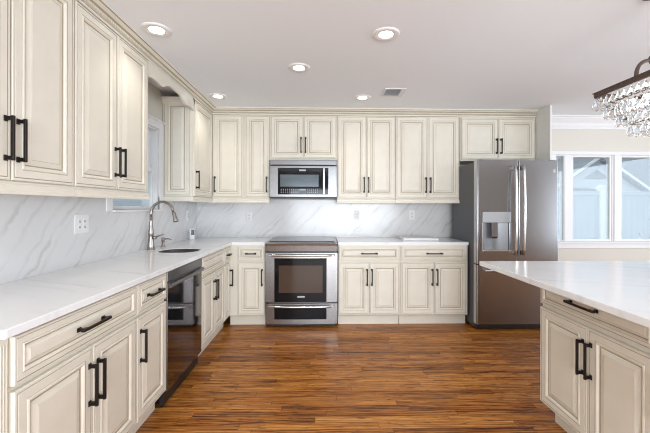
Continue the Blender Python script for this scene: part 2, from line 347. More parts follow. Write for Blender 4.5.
def pull(w, h, vertical, parent, x, z, L=.18):
    bm = bmesh.new(); y = -.021
    if vertical:
        box(bm, -.0055, .0055, y - .037, y - .026, -L / 2, L / 2, .002)
        for s in (-1, 1):
            zc = s * (L / 2 - .011); box(bm, -.005, .005, y - .028, y, zc - .008, zc + .008, .0015); box(bm, -.008, .008, y - .005, y, zc - .012, zc + .012, .002)
    else:
        box(bm, -L / 2 + .02, L / 2 - .02, y - .036, y - .026, -.006, .006, .002)
        for s in (-1, 1):
            xc = s * (L / 2 - .014); box(bm, xc - .014, xc + .014, y - .034, y - .018, -.007, .007, .003); box(bm, xc - .007, xc + .007, y - .024, y, -.006, .006, .0015); box(bm, xc - .011, xc + .011, y - .005, y, -.009, .009, .002)
    return obj('handle', bm, 'bronze', parent, (x, 0, z))
def door(root, x0, x1, z0, z1, side=None, hz='low', L=.18, name='door'):
    lo = .076 if root.rotation_euler.z > 1 else .063
    g = .0015; w, h = x1 - x0 - 2 * g, z1 - z0 - 2 * g
    d = obj(name, ring_panel(w, h, door_profile(w, h), .02), ['cream', 'glaze_and_shadow'], root, (x0 + g, 0, z0 + g))
    if side:
        hx = .025 if side == 'L' else (w - .025 if side == 'R' else w / 2)
        if side == 'C': pull(w, h, False, d, w / 2, h / 2, L)
        else: pull(w, h, True, d, hx, (lo + L / 2) if hz == 'low' else (h - .068 - L / 2), L)
    return d
def carcass(root, w, depth, z0, z1, toe=True, xo=0.0, hollow=False):
    bm = bmesh.new()
    if not hollow: box(bm, xo, xo + w, 0, depth, z0, z1, 0)
    else:      # open box so that the sink bowl hangs inside
        box(bm, xo, xo + w, 0, .018, z0, z1); box(bm, xo, xo + .018, .018, depth, z0, z1); box(bm, xo + w - .018, xo + w, .018, depth, z0, z1); box(bm, xo + .018, xo + w - .018, .018, depth, z0, z0 + .018)
    if toe: box(bm, xo + .002, xo + w - .002, -.001, .002, z0 + .001, z0 + .005, 0, 1)  # thin brown strip painted in for the shadow line under the body front
    b_ = obj('body', bm, ['cream', 'glaze_and_shadow'], root)
    if toe: obj('toe_kick', BX(xo + .002, xo + w - .002, .055, depth - .01, 0.0, z0), 'cream', root)
    return b_
def light_rail(root, x0, x1, zt=1.388, y=0, ends=False):
    bm = bmesh.new(); prism(bm, [(y + .02, zt), (y - .012, zt), (y - .012, zt - .006), (y - .020, zt - .014), (y - .020, zt - .034), (y - .026, zt - .040), (y - .026, zt - .051), (y + .02, zt - .051)], 0, x0, x1)
    r = obj('light_rail', bm, 'cream', root); return r
DB, DT, WB, WT = .125, .690, .706, .868     # base door bottom/top, drawer bottom/top
UB, UT = 1.392, 2.348
RL = R(90)
G_BASE, G_UP = None, None
def base_left(name, y0, y1, label): return empty(name, (XBASE, y0, 0), RL, label, 'cabinet', 'cream base cabinets'), y1 - y0
DEP_L = XBASE - XW - .002
DEP_B = YW - YBASE - .002

# left base run ---------------------------------------------------------------
r, w = base_left('base_cabinet', 1.118, 1.856, 'cream base cabinet with wide drawer over two doors, nearest on the left')
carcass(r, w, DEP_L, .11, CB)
door(r, .006, w, WB, WT, 'C', name='drawer'); door(r, .006, w * .525, DB, DT, 'R', 'high'); door(r, w * .525, w, DB, DT, 'L', 'high')
bm = bmesh.new(); box(bm, -.034, -.0005, -.006, DEP_L, 0, CB)
for k in range(3): box(bm, -.030 + k * .010, -.0255 + k * .010, -.010, -.0055, .13, .85, .0015)
obj('fluted_post', bm, 'cream', r)
r, w = base_left('base_cabinet', 1.858, 2.210, 'narrow cream base cabinet left of the dishwasher, one drawer over one door')
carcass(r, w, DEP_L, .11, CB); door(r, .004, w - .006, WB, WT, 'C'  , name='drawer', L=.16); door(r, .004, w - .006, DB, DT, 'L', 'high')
r, w = base_left('base_cabinet', 2.842, 3.492, 'cream sink base cabinet between dishwasher and corner, plain panel over two doors')
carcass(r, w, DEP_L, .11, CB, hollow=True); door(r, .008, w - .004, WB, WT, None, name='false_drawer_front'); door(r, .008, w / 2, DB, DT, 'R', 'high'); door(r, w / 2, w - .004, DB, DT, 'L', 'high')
r, w = base_left('base_cabinet', 3.494, 3.790 + .0, 'narrow cream corner base cabinet on the left run, small drawer over door')
w = 3.722 - 3.494
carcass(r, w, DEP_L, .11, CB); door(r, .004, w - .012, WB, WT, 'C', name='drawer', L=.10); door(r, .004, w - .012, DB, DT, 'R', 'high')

# back base run ---------------------------------------------------------------
def base_back(x0, x1, label): return empty('base_cabinet', (x0, YBASE, 0), 0, label, 'cabinet', 'cream base cabinets'), x1 - x0
r, w = base_back(-1.004, -.616, 'cream base cabinet just left of the range, drawer over single door')
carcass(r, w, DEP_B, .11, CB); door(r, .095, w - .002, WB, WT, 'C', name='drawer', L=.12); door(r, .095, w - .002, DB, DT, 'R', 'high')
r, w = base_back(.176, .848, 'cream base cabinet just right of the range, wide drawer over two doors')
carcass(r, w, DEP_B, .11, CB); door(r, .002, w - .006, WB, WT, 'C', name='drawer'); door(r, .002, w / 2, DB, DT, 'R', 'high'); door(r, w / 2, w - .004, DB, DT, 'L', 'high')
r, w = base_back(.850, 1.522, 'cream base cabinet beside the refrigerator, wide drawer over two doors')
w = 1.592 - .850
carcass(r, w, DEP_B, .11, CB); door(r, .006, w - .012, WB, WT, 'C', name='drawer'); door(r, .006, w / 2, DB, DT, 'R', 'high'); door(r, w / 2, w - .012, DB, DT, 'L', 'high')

# left wall cabinets ----------------------------------------------------------
DUL = XUP - XW - .002 ; DUB = YW - YUP - .002
def up_left(y0, y1, label): return empty('wall_cabinet', (XUP, y0, 0), RL, label, 'cabinet', 'cream wall cabinets'), y1 - y0
r, w = up_left(1.060, 1.786, 'tall cream wall cabinet with two doors, at the left edge of the picture')
carcass(r, w, DUL, 1.385, 2.352, False); door(r, .003, .366, UB, UT, 'R'); door(r, .370, w - .003, UB, UT, 'L'); light_rail(r, 0, w)
r, w = up_left(1.788, 2.530, 'tall cream wall cabinet with two doors, directly left of the sink window')
carcass(r, w, DUL, 1.385, 2.352, False); door(r, .003, .366, UB, UT, 'R'); door(r, .369, w - .006, UB, UT, 'L'); light_rail(r, 0, w + .01)
r, w = up_left(3.432, 4.001, 'cream corner wall cabinet right of the sink window with a panelled side')
carcass(r, w, DUL, 1.385, 2.352, False); door(r, .012, w - .004, UB, UT, 'L'); light_rail(r, -.012, w)
# panelled side facing the window
sp = obj('side_panel', ring_panel(.272, UT - UB, door_profile(.272, UT - UB, .012), .012), ['cream', 'glaze_and_shadow'], r, (-.0005, DUL - .008, UB)); sp.rotation_euler = (0, 0, -R(90))
bm = bmesh.new(); prism(bm, [(-.012, 1.388), (-.0125 - .012, 1.388), (-.030, 1.374), (-.030, 1.352), (-.036, 1.341), (-.0005, 1.341)], 1, -.02, DUL - .002); obj('side_light_rail', bm, 'cream', r)
bm = bmesh.new(); prism(bm, [(-.0005, 2.30), (-.020, 2.30), (-.024, 2.32), (-.040, 2.345), (-.050, 2.350), (-.050, 2.362), (-.0005, 2.362)], 1, -.02, DUL - .002); obj('side_cornice', bm, 'cream', r)

# back wall cabinets ----------------------------------------------------------
def up_back(x0, x1, label, dep=None): return empty('wall_cabinet', (x0, YUP, 0), 0, label, 'cabinet', 'cream wall cabinets'), x1 - x0
r, w = up_back(-1.284, -.612, 'tall cream wall cabinet in the far left corner, two separate single doors')
carcass(r, w, DUB, 1.385, 2.352, False); door(r, .022, .366, UB, UT, 'L'); door(r, .390, w - .004, UB, UT, 'R'); light_rail(r, .02, w)
r, w = up_back(-.610, .168, 'short cream wall cabinet with two doors above the microwave')
carcass(r, w, DUB, 1.832, 2.352, False); door(r, .006, w / 2, 1.850, UT, 'R'); door(r, w / 2, w - .006, 1.850, UT, 'L')
r, w = up_back(.170, .852, 'tall cream two-door wall cabinet just right of the microwave')
carcass(r, w, DUB, 1.385, 2.352, False); door(r, .006, w / 2, UB, UT, 'R'); door(r, w / 2, w - .003, UB, UT, 'L'); light_rail(r, 0, w)
r, w = up_back(.854, 1.612, 'tall cream two-door wall cabinet beside the refrigerator cabinet')
carcass(r, w, DUB, 1.385, 2.352, False); door(r, .003, w / 2, UB, UT, 'R'); door(r, w / 2, w - .006, UB, UT, 'L'); light_rail(r, 0, w + .008)
r, w = up_back(1.622, 2.514, 'short cream wall cabinet with two doors above the refrigerator')
carcass(r, w, DUB, 1.836, 2.352, False); door(r, .008, w / 2, 1.852, UT - .012, 'R'); door(r, w / 2, w - .006, 1.852, UT - .012, 'L')
bm = BX(2.516, 2.536, 3.735, YW - .002, 0, ZC - .001, .002); tag(obj('refrigerator_end_panel', bm, 'panelwhite'), 'tall pale panel standing right of the refrigerator, floor to ceiling', 'panel')

# cornice over all wall cabinets, mitred in the corner
prof = [(0, 2.352), (.022, 2.352), (.022, 2.366), (.015, 2.368), (.015, 2.376), (.030, 2.380), (.030, 2.389), (.036, 2.392), (.046, 2.400), (.062, 2.408), (.066, 2.411), (.076, 2.413), (.076, ZC), (0, ZC)]
bm = bmesh.new(); rows = []
for o_, z in prof: rows.append([bm.verts.new(p) for p in ((XUP + o_, 1.06, z), (XUP + o_, YUP - o_, z), (2.514, YUP - o_, z))])
for i in range(len(prof)):
    A, B = rows[i], rows[(i + 1) % len(prof)]
    for k in range(2):
        f = bm.faces.new((A[k], A[k + 1], B[k + 1], B[k])); f.material_index = 1 if i in (3, 7, 10) else 0
bm.faces.new([q[0] for q in rows]); bm.faces.new([q[2] for q in rows][::-1])
y = 1.07
while y < YUP - .05:
    box(bm, XUP + .029, XUP + .036, y, y + .009, 2.380, 2.390); y += .018
x = XUP + .05
while x < 2.49:
    box(bm, x, x + .009, YUP - .036, YUP - .029, 2.380, 2.390); x += .018
tag(obj('crown_molding', bm, ['cream', 'glaze_and_shadow']), 'cream beaded crown molding running above all the wall cabinets', 'molding')

# scalloped valance over the sink window
bm = bmesh.new()
y0, y1 = 2.532, 3.430; L_ = (y1 - y0); low = []
def vz(t):
    t = min(t, 1 - t)
    if t < .22: return 2.236 + .012 * math.sin(t / .22 * math.pi)
    if t < .40: q = (t - .22) / .18; return 2.236 + .052 * (3 * q * q - 2 * q ** 3)
    return 2.288
N = 48
pts = [(y0, 2.351)] + [(y0 + L_ * i / N, vz(i / N)) for i in range(N + 1)] + [(y1, 2.351)]
A = [[bm.verts.new((x_, y0 + L_ * i / N, z_)) for i in range(N + 1)] for x_, z_ in ((XUP, None),) for z_ in (2.351,)]
def strip(x_):
    T = [bm.verts.new((x_, y0 + L_ * i / N, 2.351)) for i in range(N + 1)]; B = [bm.verts.new((x_, y0 + L_ * i / N, vz(i / N))) for i in range(N + 1)]
    return T, B
for v in [v for v in bm.verts]: bm.verts.remove(v)
T0, B0 = strip(XUP + .020); T1, B1 = strip(XUP)
for i in range(N):
    bm.faces.new((T0[i], T0[i + 1], B0[i + 1], B0[i])); bm.faces.new((T1[i], B1[i], B1[i + 1], T1[i + 1])); bm.faces.new((B0[i], B0[i + 1], B1[i + 1], B1[i])); bm.faces.new((T0[i], T1[i], T1[i + 1], T0[i + 1]))
bm.faces.new((T0[0], B0[0], B1[0], T1[0])); bm.faces.new((T0[N], T1[N], B1[N], B0[N]))
tag(obj('valance', bm, 'cream'), 'cream scalloped wooden valance bridging the cabinets above the sink window', 'valance')

# ------------------------------------------------------------------ counters
def poly_slab(outer, holes, z0, z1):
    bm = bmesh.new(); loops = []
    for z in (z1, z0):
        es = []; vs_all = []
        for lp in [outer] + holes:
            vs = [bm.verts.new((p[0], p[1], z)) for p in lp]; vs_all.append(vs)
            es += [bm.edges.new((vs[i], vs[(i + 1) % len(vs)])) for i in range(len(vs))]
        bmesh.ops.triangle_fill(bm, use_beauty=True, use_dissolve=False, edges=es); loops.append(vs_all)
    for h in holes:
        hx_, hy_ = sum(p[0] for p in h) / len(h), sum(p[1] for p in h) / len(h); rx_, ry_ = max(p[0] for p in h) - hx_, max(p[1] for p in h) - hy_
        bad = [f for f in bm.faces if ((f.calc_center_median().x - hx_) / rx_) ** 2 + ((f.calc_center_median().y - hy_) / ry_) ** 2 < .98 and all(((v.co.x - hx_) / rx_) ** 2 < 1.001 and ((v.co.y - hy_) / ry_) ** 2 < 1.001 for v in f.verts)]
        bmesh.ops.delete(bm, geom=bad, context='FACES_ONLY')
    for A, B in zip(*loops):
        for i in range(len(A)): bm.faces.new((A[i], A[(i + 1) % len(A)], B[(i + 1) % len(B)], B[i]))
    return bm
XF, YF = -.971, 3.715 - .004
SC, SR = (-1.235, 3.01), (.165, .148)
def se(cx_, cy_, rx, ry, n_=36, p=2.6):
    out = []
    for k in range(n_):
        a = 2 * math.pi * k / n_; c, s = math.cos(a), math.sin(a)
        out.append((cx_ + rx * math.copysign(abs(c) ** (2 / p), c), cy_ + ry * math.copysign(abs(s) ** (2 / p), s)))
    return out
YFc = YW - .645
sl = poly_slab([(XW + BT * 0 + .001, 1.075), (XF - .006, 1.075), (XF, 1.081), (XF, YFc), (-.612, YFc), (-.612, YW - .001), (XW + .001, YW - .001)], [se(*SC, *SR)], CB, CT)
o = obj('countertop', sl, 'quartz'); tag(o, 'white quartz countertop along the left wall and around the corner to the range', 'countertop')
bv = o.modifiers.new('edge', 'BEVEL'); bv.width = .003; bv.segments = 2; bv.limit_method = 'ANGLE'
bm = BX(.172, 1.602, YFc, YW - .001, CB, CT, .003); tag(obj('countertop', bm, 'quartz'), 'white quartz countertop between the range and the refrigerator', 'countertop')
# sink
bm = bmesh.new(); rings = []
for s_, z in ((1.06, CB - .001), (1.0, CB - .001), (.990, CB), (.990, CT - .003), (.978, CT - .003), (.975, CB - .02), (.95, .76), (.90, .745), (.25, .738), (.12, .732)):
    rings.append([bm.verts.new((p[0], p[1], z)) for p in se(SC[0], SC[1], SR[0] * s_, SR[1] * s_)])
for i in range(len(rings) - 1):
    for k in range(36):
        f = bm.faces.new((rings[i][k], rings[i][(k + 1) % 36], rings[i + 1][(k + 1) % 36], rings[i + 1][k])); f.smooth = i > 1
bm.faces.new(rings[-1])
sk = empty('sink', (SC[0], SC[1], .73), 0, 'small stainless undermount sink set in the left countertop by the faucet', 'sink')
bm.transform(Matrix.Translation((-SC[0], -SC[1], -.73))); obj('basin', bm, 'sink_steel', sk)
bm = bmesh.new(); lathe(bm, [(.001, .012), (.028, .012), (.036, .010), (.038, .004), (.001, .004)]); obj('drain', bm, 'bright_steel', sk)

# faucet
fc = empty('faucet', (-1.517, 3.08, CT), 0, 'tall brushed nickel gooseneck faucet behind the sink', 'faucet')
bm = bmesh.new(); lathe(bm, [(.001, 0), (.033, 0), (.033, .006), (.029, .012), (.028, .03), (.024, .075), (.020, .11), (.021, .125), (.024, .135), (.023, .16), (.0165, .20), (.0135, .25), (.0125, .30), (.001, .30)], seg=28); obj('faucet_body', bm, 'nickel', fc)
bm = bmesh.new(); P = [(0, 0, .295)]
for k in range(0, 19):
    a = math.pi - k * (math.pi * .93) / 18; P.append((.098 + .098 * math.cos(a), 0, .318 + .105 * math.sin(a)))
tube(bm, P, .0125, 14); obj('spout', bm, 'nickel', fc)
e0 = Vector(P[-1]); d0 = (Vector(P[-1]) - Vector(P[-2])).normalized()
bm = bmesh.new(); tube(bm, [e0, e0 + d0 * .02, e0 + d0 * .05, e0 + d0 * .085, e0 + d0 * .097], [.0135, .016, .017, .023, .023], 16); hd = obj('spray_head', bm, 'nickel', fc)
bm = bmesh.new(); tube(bm, [e0 + d0 * .094, e0 + d0 * .099], .018, 16); obj('nozzle', bm, 'black', hd)
bm = bmesh.new(); tube(bm, [(.018, 0, .105), (.045, 0, .106)], [.017, .014], 14); tube(bm, [(.036, 0, .108), (.07, 0, .122), (.115, -.005, .137)], [.006, .0065, .005], 10); obj('lever', bm, 'nickel', fc)
sd = empty('soap_dispenser', (-1.50, 3.275, CT), 0, 'small brushed nickel soap dispenser right of the faucet', 'soap dispenser')
bm = bmesh.new(); lathe(bm, [(.001, 0), (.024, 0), (.024, .005), (.016, .010), (.0125, .03), (.0125, .055), (.001, .055)], seg=20); obj('collar', bm, 'nickel', sd)
bm = bmesh.new(); lathe(bm, [(.001, .055), (.015, .055), (.015, .082), (.010, .09), (.001, .09)], seg=20); tube(bm, [(.0, 0, .076), (.05, 0, .078), (.078, 0, .068)], [.007, .006, .005], 10); obj('pump', bm, 'nickel', sd)

# small white gadget in the corner
gd = empty('scent_diffuser', (-1.508, 4.02, CT), R(20), 'small white upright gadget with black front in the far left counter corner', 'gadget')
obj('housing', BX(-.028, .028, -.025, .025, 0, .125, .008), 'plastic', gd); obj('front', BX(-.012, .024, -.0275, -.0245, .055, .115, .001), 'black', gd)

# white board on the right counter
bm = BX(.93, 1.34, 3.915, 4.22, CT, CT + .026, .004)
tag(obj('cutting_board', bm, 'board'), 'thin white rectangular board lying on the counter left of the refrigerator', 'board')

# outlets
def outlet(loc, rot, w, h, gangs, label):
    r = empty('outlet_cover', loc, rot, label, 'outlet', 'outlet plates on the backsplash')
    obj('plate', BX(-w / 2, w / 2, -.006, 0, -h / 2, h / 2, .002), 'plastic', r)
    for g in range(gangs):
        cx_ = (g - (gangs - 1) / 2) * .046
        sk_ = obj('socket', BX(cx_ - .016, cx_ + .016, -.0085, -.0055, -.034, .034, .001), 'plastic', r)
        for z in (-.018, .018):
            bm = bmesh.new()
            for dx in (-.006, .006): box(bm, cx_ + dx - .0012, cx_ + dx + .0012, -.0092, -.0082, z - .005, z + .005)
            box(bm, cx_ - .0065, cx_ + .0065, -.0090, -.0084, z - .0082, z - .0045)
            obj('socket_slot', bm, 'slot', sk_)
outlet((XW + BT, 2.269, 1.174), RL, .128, .122, 2, 'white double outlet plate on the left marble backsplash near the front')
outlet((XW + BT, 4.03, 1.19), RL, .076, .12, 1, 'white outlet plate on the left wall backsplash near the far corner')
outlet((-.918, YW - BT, 1.168), 0, .07, .115, 1, 'white outlet plate on the far backsplash left of the range')
outlet((.435, YW - BT, 1.185), 0, .07, .115, 1, 'white outlet plate on the far backsplash just right of the range')
outlet((1.140, YW - BT, 1.190), 0, .075, .125, 1, 'white outlet plate on the far backsplash near the refrigerator')

# ------------------------------------------------------------------ dishwasher
dw = empty('dishwasher', (-.986, 2.216, 0), RL, 'dark glossy stainless dishwasher in the left base run', 'dishwasher'); w = .620
obj('tub', BX(.004, w - .004, .022, .55, .10, .870), 'dgrey', dw)
obj('door', BX(0, w, 0, .02, .105, .800, .003), 'dwsteel', dw)
obj('control_panel', BX(0, w, -.002, .02, .803, .869, .003), 'dwtop', dw)
bm = bmesh.new(); prism(bm, [(0, .796), (-.022, .792), (-.026, .782), (-.020, .768), (0, .762)], 0, .006, w - .006); obj('handle', bm, 'dwtop', dw)
obj('toe_kick', BX(.004, w - .004, .028, .05, .012, .10), 'black', dw)
for x_ in (.02, w - .045):
    bm = bmesh.new(); lathe(bm, [(.001, 0), (.018, 0), (.018, .012), (.008, .016), (.008, .1), (.001, .1)], (x_ + .012, .060, 0), 12); obj('foot', bm, 'rubber', dw)

# ------------------------------------------------------------------ range
YR = 3.672
rg = empty('range', (-.220, YR, 0), 0, 'stainless steel electric range with black oven window between the base cabinets', 'range'); hw = .384
def RB(*a, **k): return BX(*a, **k)
obj('body', RB(-hw + .004, hw - .004, .045, .66, .03, .895), 'dgrey', rg)
for x_ in (-.33, .33):
    for y_ in (.09, .6):
        bm = bmesh.new(); lathe(bm, [(.001, 0), (.018, 0), (.018, .01), (.010, .014), (.010, .03), (.001, .03)], (x_, y_, 0), 12); obj('foot', bm, 'rubber', rg)
bm = bmesh.new(); box(bm, -hw, hw, .02, .665, .896, .910, .003); obj('cooktop_trim', bm, 'steel', rg)
ct = obj('cooktop', RB(-.352, .352, .05, .655, .9105, .917, .002), 'bglass', rg)
bm = bmesh.new(); prism(bm, [(.020, .818), (-.006, .818), (-.014, .876), (-.030, .880), (-.034, .898), (-.026, .906), (.05, .912), (.05, .818)], 0, -hw, hw); obj('control_panel', bm, 'steel', rg)
obj('vent_gap', RB(-hw + .006, hw - .006, .002, .046, .798, .817), 'black', rg)
def bowed(x0, x1, z0, z1, y, bow, th, n_=12):
    bm = bmesh.new(); xm = (x0 + x1) / 2; h = (x1 - x0) / 2; F = []; 
    for i in range(n_ + 1):
        x_ = x0 + (x1 - x0) * i / n_; yy = y - bow * (1 - ((x_ - xm) / hw) ** 2)
        F.append([bm.verts.new(p) for p in ((x_, yy, z0), (x_, yy, z1), (x_, yy + th, z1), (x_, yy + th, z0))])
    for i in range(n_):
        for k in range(4): bm.faces.new((F[i][k], F[i + 1][k], F[i + 1][(k + 1) % 4], F[i][(k + 1) % 4])).smooth = False
    bm.faces.new(F[0]); bm.faces.new(F[-1][::-1]); return bm
od = obj('oven_door', bowed(-hw, hw, .272, .797, .0, .012, .04), 'steel', rg)
ow = obj('oven_window', bowed(-.288, .268, .276, .742, -.0035, .012, .01), 'bglass', od)
obj('inner_window', bowed(-.240, .225, .375, .665, -.0045, .012, .008), 'oven_glass', ow)
obj('logo_plate', bowed(-.042, .036, .325, .341, -.006, .012, .004), 'button', ow)
def barhandle(x0, x1, z, y, hgt, parent, name='handle', m_='bright_steel'):
    bm = bmesh.new(); n_ = 14; P = []
    for i in range(n_ + 1):
        x_ = x0 + (x1 - x0) * i / n_; t = abs(2 * i / n_ - 1); P.append((x_, y + .022 * t ** 6 - .010 * (1 - t * t), z))
    tube(bm, P, hgt, 10)
    for x_ in (x0 + .02, x1 - .02): box(bm, x_ - .012, x_ + .012, y, .002, z - hgt * .8, z + hgt * .8, .002)
    return obj(name, bm, m_, parent)
barhandle(-.352, .352, .776, -.045, .0115, od)
obj('drawer_gap', RB(-hw + .004, hw - .004, .004, .044, .258, .273), 'black', rg)
dr = obj('warming_drawer', bowed(-hw, hw, .040, .257, .0, .012, .04), 'steel', rg)
obj('drawer_window', bowed(-.288, .268, .092, .212, -.0035, .012, .01), 'bglass', dr)
barhandle(-.352, .352, .232, -.040, .0115, dr)
obj('kick', RB(-.36, .36, .02, .04, .012, .045), 'black', rg)

# ------------------------------------------------------------------ microwave
YM = 3.950
mw = empty('microwave', (-.220, YM, 1.388), 0, 'stainless over-the-range microwave with black window above the range', 'microwave'); hw2 = .387
obj('case', RB(-hw2 + .006, hw2 - .006, .02, YW - YM - .016, .004, .440), 'dgrey', mw)
obj('vent_cover', RB(-hw2, hw2, -.004, .02, .378, .441, .006), 'mwsteel', mw)
bm = bmesh.new(); box(bm, -hw2 + .03, hw2 - .03, -.006, -.003, .384, .387); obj('vent_line', bm, 'black', mw)
md = obj('door', RB(-hw2, hw2, -.006, .02, .014, .372, .004), 'mwsteel', mw)
gl = obj('door_glass', RB(-.289, .289, -.010, -.005, .044, .350, .002), 'bglass', md)
obj('mesh_window', RB(-.262, .178, -.0115, -.0095, .132, .272, .002), 'micro_glass', gl)
obj('logo_plate', RB(-.045, .030, -.0112, -.0095, .312, .330), 'button', gl)
obj('display', RB(-.045, .030, -.0112, -.0095, .090, .106), 'micro_glass', gl)
bm = bmesh.new()
for i in range(9):
    for j in range(3):
        x_ = -.255 + i * .024; box(bm, x_, x_ + .010, -.0111, -.0095, .060 + j * .020, .066 + j * .020)
for i in range(6):
    for j in range(3):
        x_ = .050 + i * .022; box(bm, x_, x_ + .009, -.0111, -.0095, .062 + j * .020, .068 + j * .020)
obj('keypad', bm, 'button', gl)
bm = bmesh.new(); box(bm, .225, .250, -.048, -.034, .046, .348, .005); box(bm, .228, .247, -.036, -.006, .060, .082, .003); box(bm, .228, .247, -.036, -.006, .312, .334, .003); obj('handle', bm, 'steel', md)
obj('bottom_grille', RB(-hw2 + .002, hw2 - .002, -.002, .30, .0, .013, .002), 'black', mw)

# ------------------------------------------------------------------ refrigerator
YFR = 3.52
fg = empty('refrigerator', (1.602, YFR, 0), 0, 'stainless french-door refrigerator with water dispenser at the end of the far run', 'refrigerator'); FW = .862
obj('case', BX(.004, FW - .004, .075, .68, .03, 1.765, .004), 'dgrey', fg)
for x_ in (.05, FW - .05):
    for y_ in (.13, .60):
        bm = bmesh.new(); lathe(bm, [(.001, 0), (.022, 0), (.022, .03), (.001, .03)], (x_, y_, 0), 12); obj('foot', bm, 'rubber', fg)
for x_ in (.02, FW - .08): obj('hinge_cover', BX(x_, x_ + .06, .02, .14, 1.7665, 1.788, .006), 'dgrey', fg)
obj('grille', BX(.01, FW - .01, .05, .074, .015, .075, .002), 'black', fg)
def rounded_door(x0, x1, z0, z1, th=.07, r_=.014, cut=None):
    """door with rounded vertical edges; cut=(x0,x1,z0,z1) opens a recess"""
    bm = bmesh.new(); pts = []
    for cx_, cy_, a0 in ((x0 + r_, r_, 180), (x1 - r_, r_, 270)):
        for k in range(7): a = R(a0 + k * 15); pts.append((cx_ + r_ * math.cos(a), cy_ + r_ * math.sin(a)))
    pts += [(x1, th), (x0, th)]
    if not cut: prism(bm, pts, 2, z0, z1)
    else:
        cx0, cx1, cz0, cz1 = cut
        prism(bm, pts, 2, z0, cz0); prism(bm, pts, 2, cz1, z1)
        lp = [p for p in pts if p[0] <= x0 + r_ + 1e-6 and p[1] < th] ; rp_ = [p for p in pts if p[0] >= x1 - r_ - 1e-6 and p[1] < th]
        prism(bm, lp + [(cx0, 0), (cx0, th), (x0, th)], 2, cz0, cz1); prism(bm, [(cx1, 0)] + rp_ + [(x1, th), (cx1, th)], 2, cz0, cz1)
        box(bm, cx0, cx1, th - .006, th, cz0, cz1)
    bmesh.ops.remove_doubles(bm, verts=bm.verts[:], dist=1e-5)
    return bm
zs = .704
cut = (.062, .352, .832, 1.145)
ld = obj('door', rounded_door(.001, .4345, zs, 1.780, cut=cut), 'fsteel', fg); ld['label'] = 'left refrigerator door with dispenser'
rd = obj('door', rounded_door(.4375, FW - .001, zs, 1.780), 'fsteel', fg)
fd = obj('freezer_drawer', rounded_door(.001, FW - .001, .075, zs - .012), 'fsteel', fg)
obj('drawer_gap', BX(.004, FW - .004, .03, .074, zs - .013, zs), 'black', fg)
for d_, z0, z1 in ((ld, zs, 1.779), (fd, .076, zs - .013)):
    obj('door_edge', BX(-.0005, .0025, .012, .069, z0, z1), 'seal', d_)
bm = bmesh.new(); box(bm, cut[0] - .004, cut[1] + .004, -.008, .010, 1.131, 1.243, .003); dp = obj('dispenser_panel', bm, 'dpanel', ld)
for a_ in (cut[0] - .004, cut[1] - .012): obj('dispenser_frame', BX(a_, a_ + .016, -.004, .05, .84, 1.131, .002), 'steel', ld)
bm = bmesh.new(); n_ = 10
pr = [(cut[0] + .012 + (cut[1] - cut[0] - .024) * i / n_, .02 + .042 * math.sin(math.pi * i / n_)) for i in range(n_ + 1)]
for i in range(n_):
    vs = [bm.verts.new(p) for p in ((*pr[i], .85), (*pr[i + 1], .85), (*pr[i + 1], 1.131), (*pr[i], 1.131))]; bm.faces.new(vs).smooth = True
bmesh.ops.remove_doubles(bm, verts=bm.verts[:], dist=1e-5)
obj('dispenser_niche', bm, 'niche', ld)
obj('dispenser_tray', BX(cut[0] - .006, cut[1] + .006, -.016, .06, .832, .850, .003), 'bright_steel', ld)
bm = bmesh.new(); prism(bm, [(.020, .965), (.010, .985), (.014, 1.131), (.034, 1.131), (.030, .975)], 0, .165, .225); obj('dispenser_paddle', bm, 'fsteel', ld)
def vhandle(xc, parent):
    bm = bmesh.new(); P = []; rr = []
    for i in range(17):
        t = i / 16; z = .80 + .925 * t; P.append((xc, -.050 - .020 * math.sin(math.pi * t), z))
    for i in range(17): rr.append(.0135)
    tube(bm, P, rr, 12)
    for z in (.822, 1.70): box(bm, xc - .014, xc + .014, -.055, .002, z - .022, z + .022, .005)
    obj('handle', bm, 'bright_steel', parent)
vhandle(.378, ld); vhandle(.464, rd)
bm = bmesh.new(); tube(bm, [(.07 + .722 * i / 12, -.050 - .016 * math.sin(math.pi * i / 12), .640) for i in range(13)], .0135, 12)
for x_ in (.095, .767): box(bm, x_ - .02, x_ + .02, -.055, .002, .627, .653, .005)
obj('handle', bm, 'bright_steel', fd)
bm = bmesh.new(); tube(bm, [(.812, -.0025, 1.672), (.812, .001, 1.672)], .018, 20); lg = obj('badge', bm, 'bright_steel', rd)
bm = bmesh.new()
tube(bm, [(.812 + .013 * math.cos(a * math.pi / 8), -.0035, 1.672 + .013 * math.sin(a * math.pi / 8)) for a in range(17)], .0013, 6); tube(bm, [(.805, -.0035, 1.667), (.808, -.0035, 1.677), (.812, -.0035, 1.670), (.816, -.0035, 1.677), (.819, -.0035, 1.667)], .0012, 6)
obj('badge_emblem', bm, 'dgrey', lg)

# ------------------------------------------------------------------ island
isl = empty('kitchen_island', (1.350, 2.068, 0), R(-90), 'cream kitchen island with drawer and two doors in the right foreground', 'island'); w = .735; T = 1.30
obj('body', BX(0, T, 0, .92, .11, CB), 'cream', isl)
obj('toe_kick', BX(.035, T - .035, .055, .88, 0, .11), 'cream', isl)
dd = door(isl, .006, w, WB, .845, None, name='drawer'); pull(.7, .14, False, dd, .345, .078, .20)
door(isl, .004, w * .515, .112, .688, 'R', 'high'); door(isl, w * .515, w, .112, .688, 'L', 'high')
door(isl, w + .012, T - .006, WB, .845, 'C', name='drawer'); door(isl, w + .012, T - .006, .112, .688, 'L', 'high')
o = obj('countertop', BX(1.115, 2.50, .62, 2.41, CB, CT, .003), 'quartz'); tag(o, 'large white quartz island top in the right foreground', 'countertop')

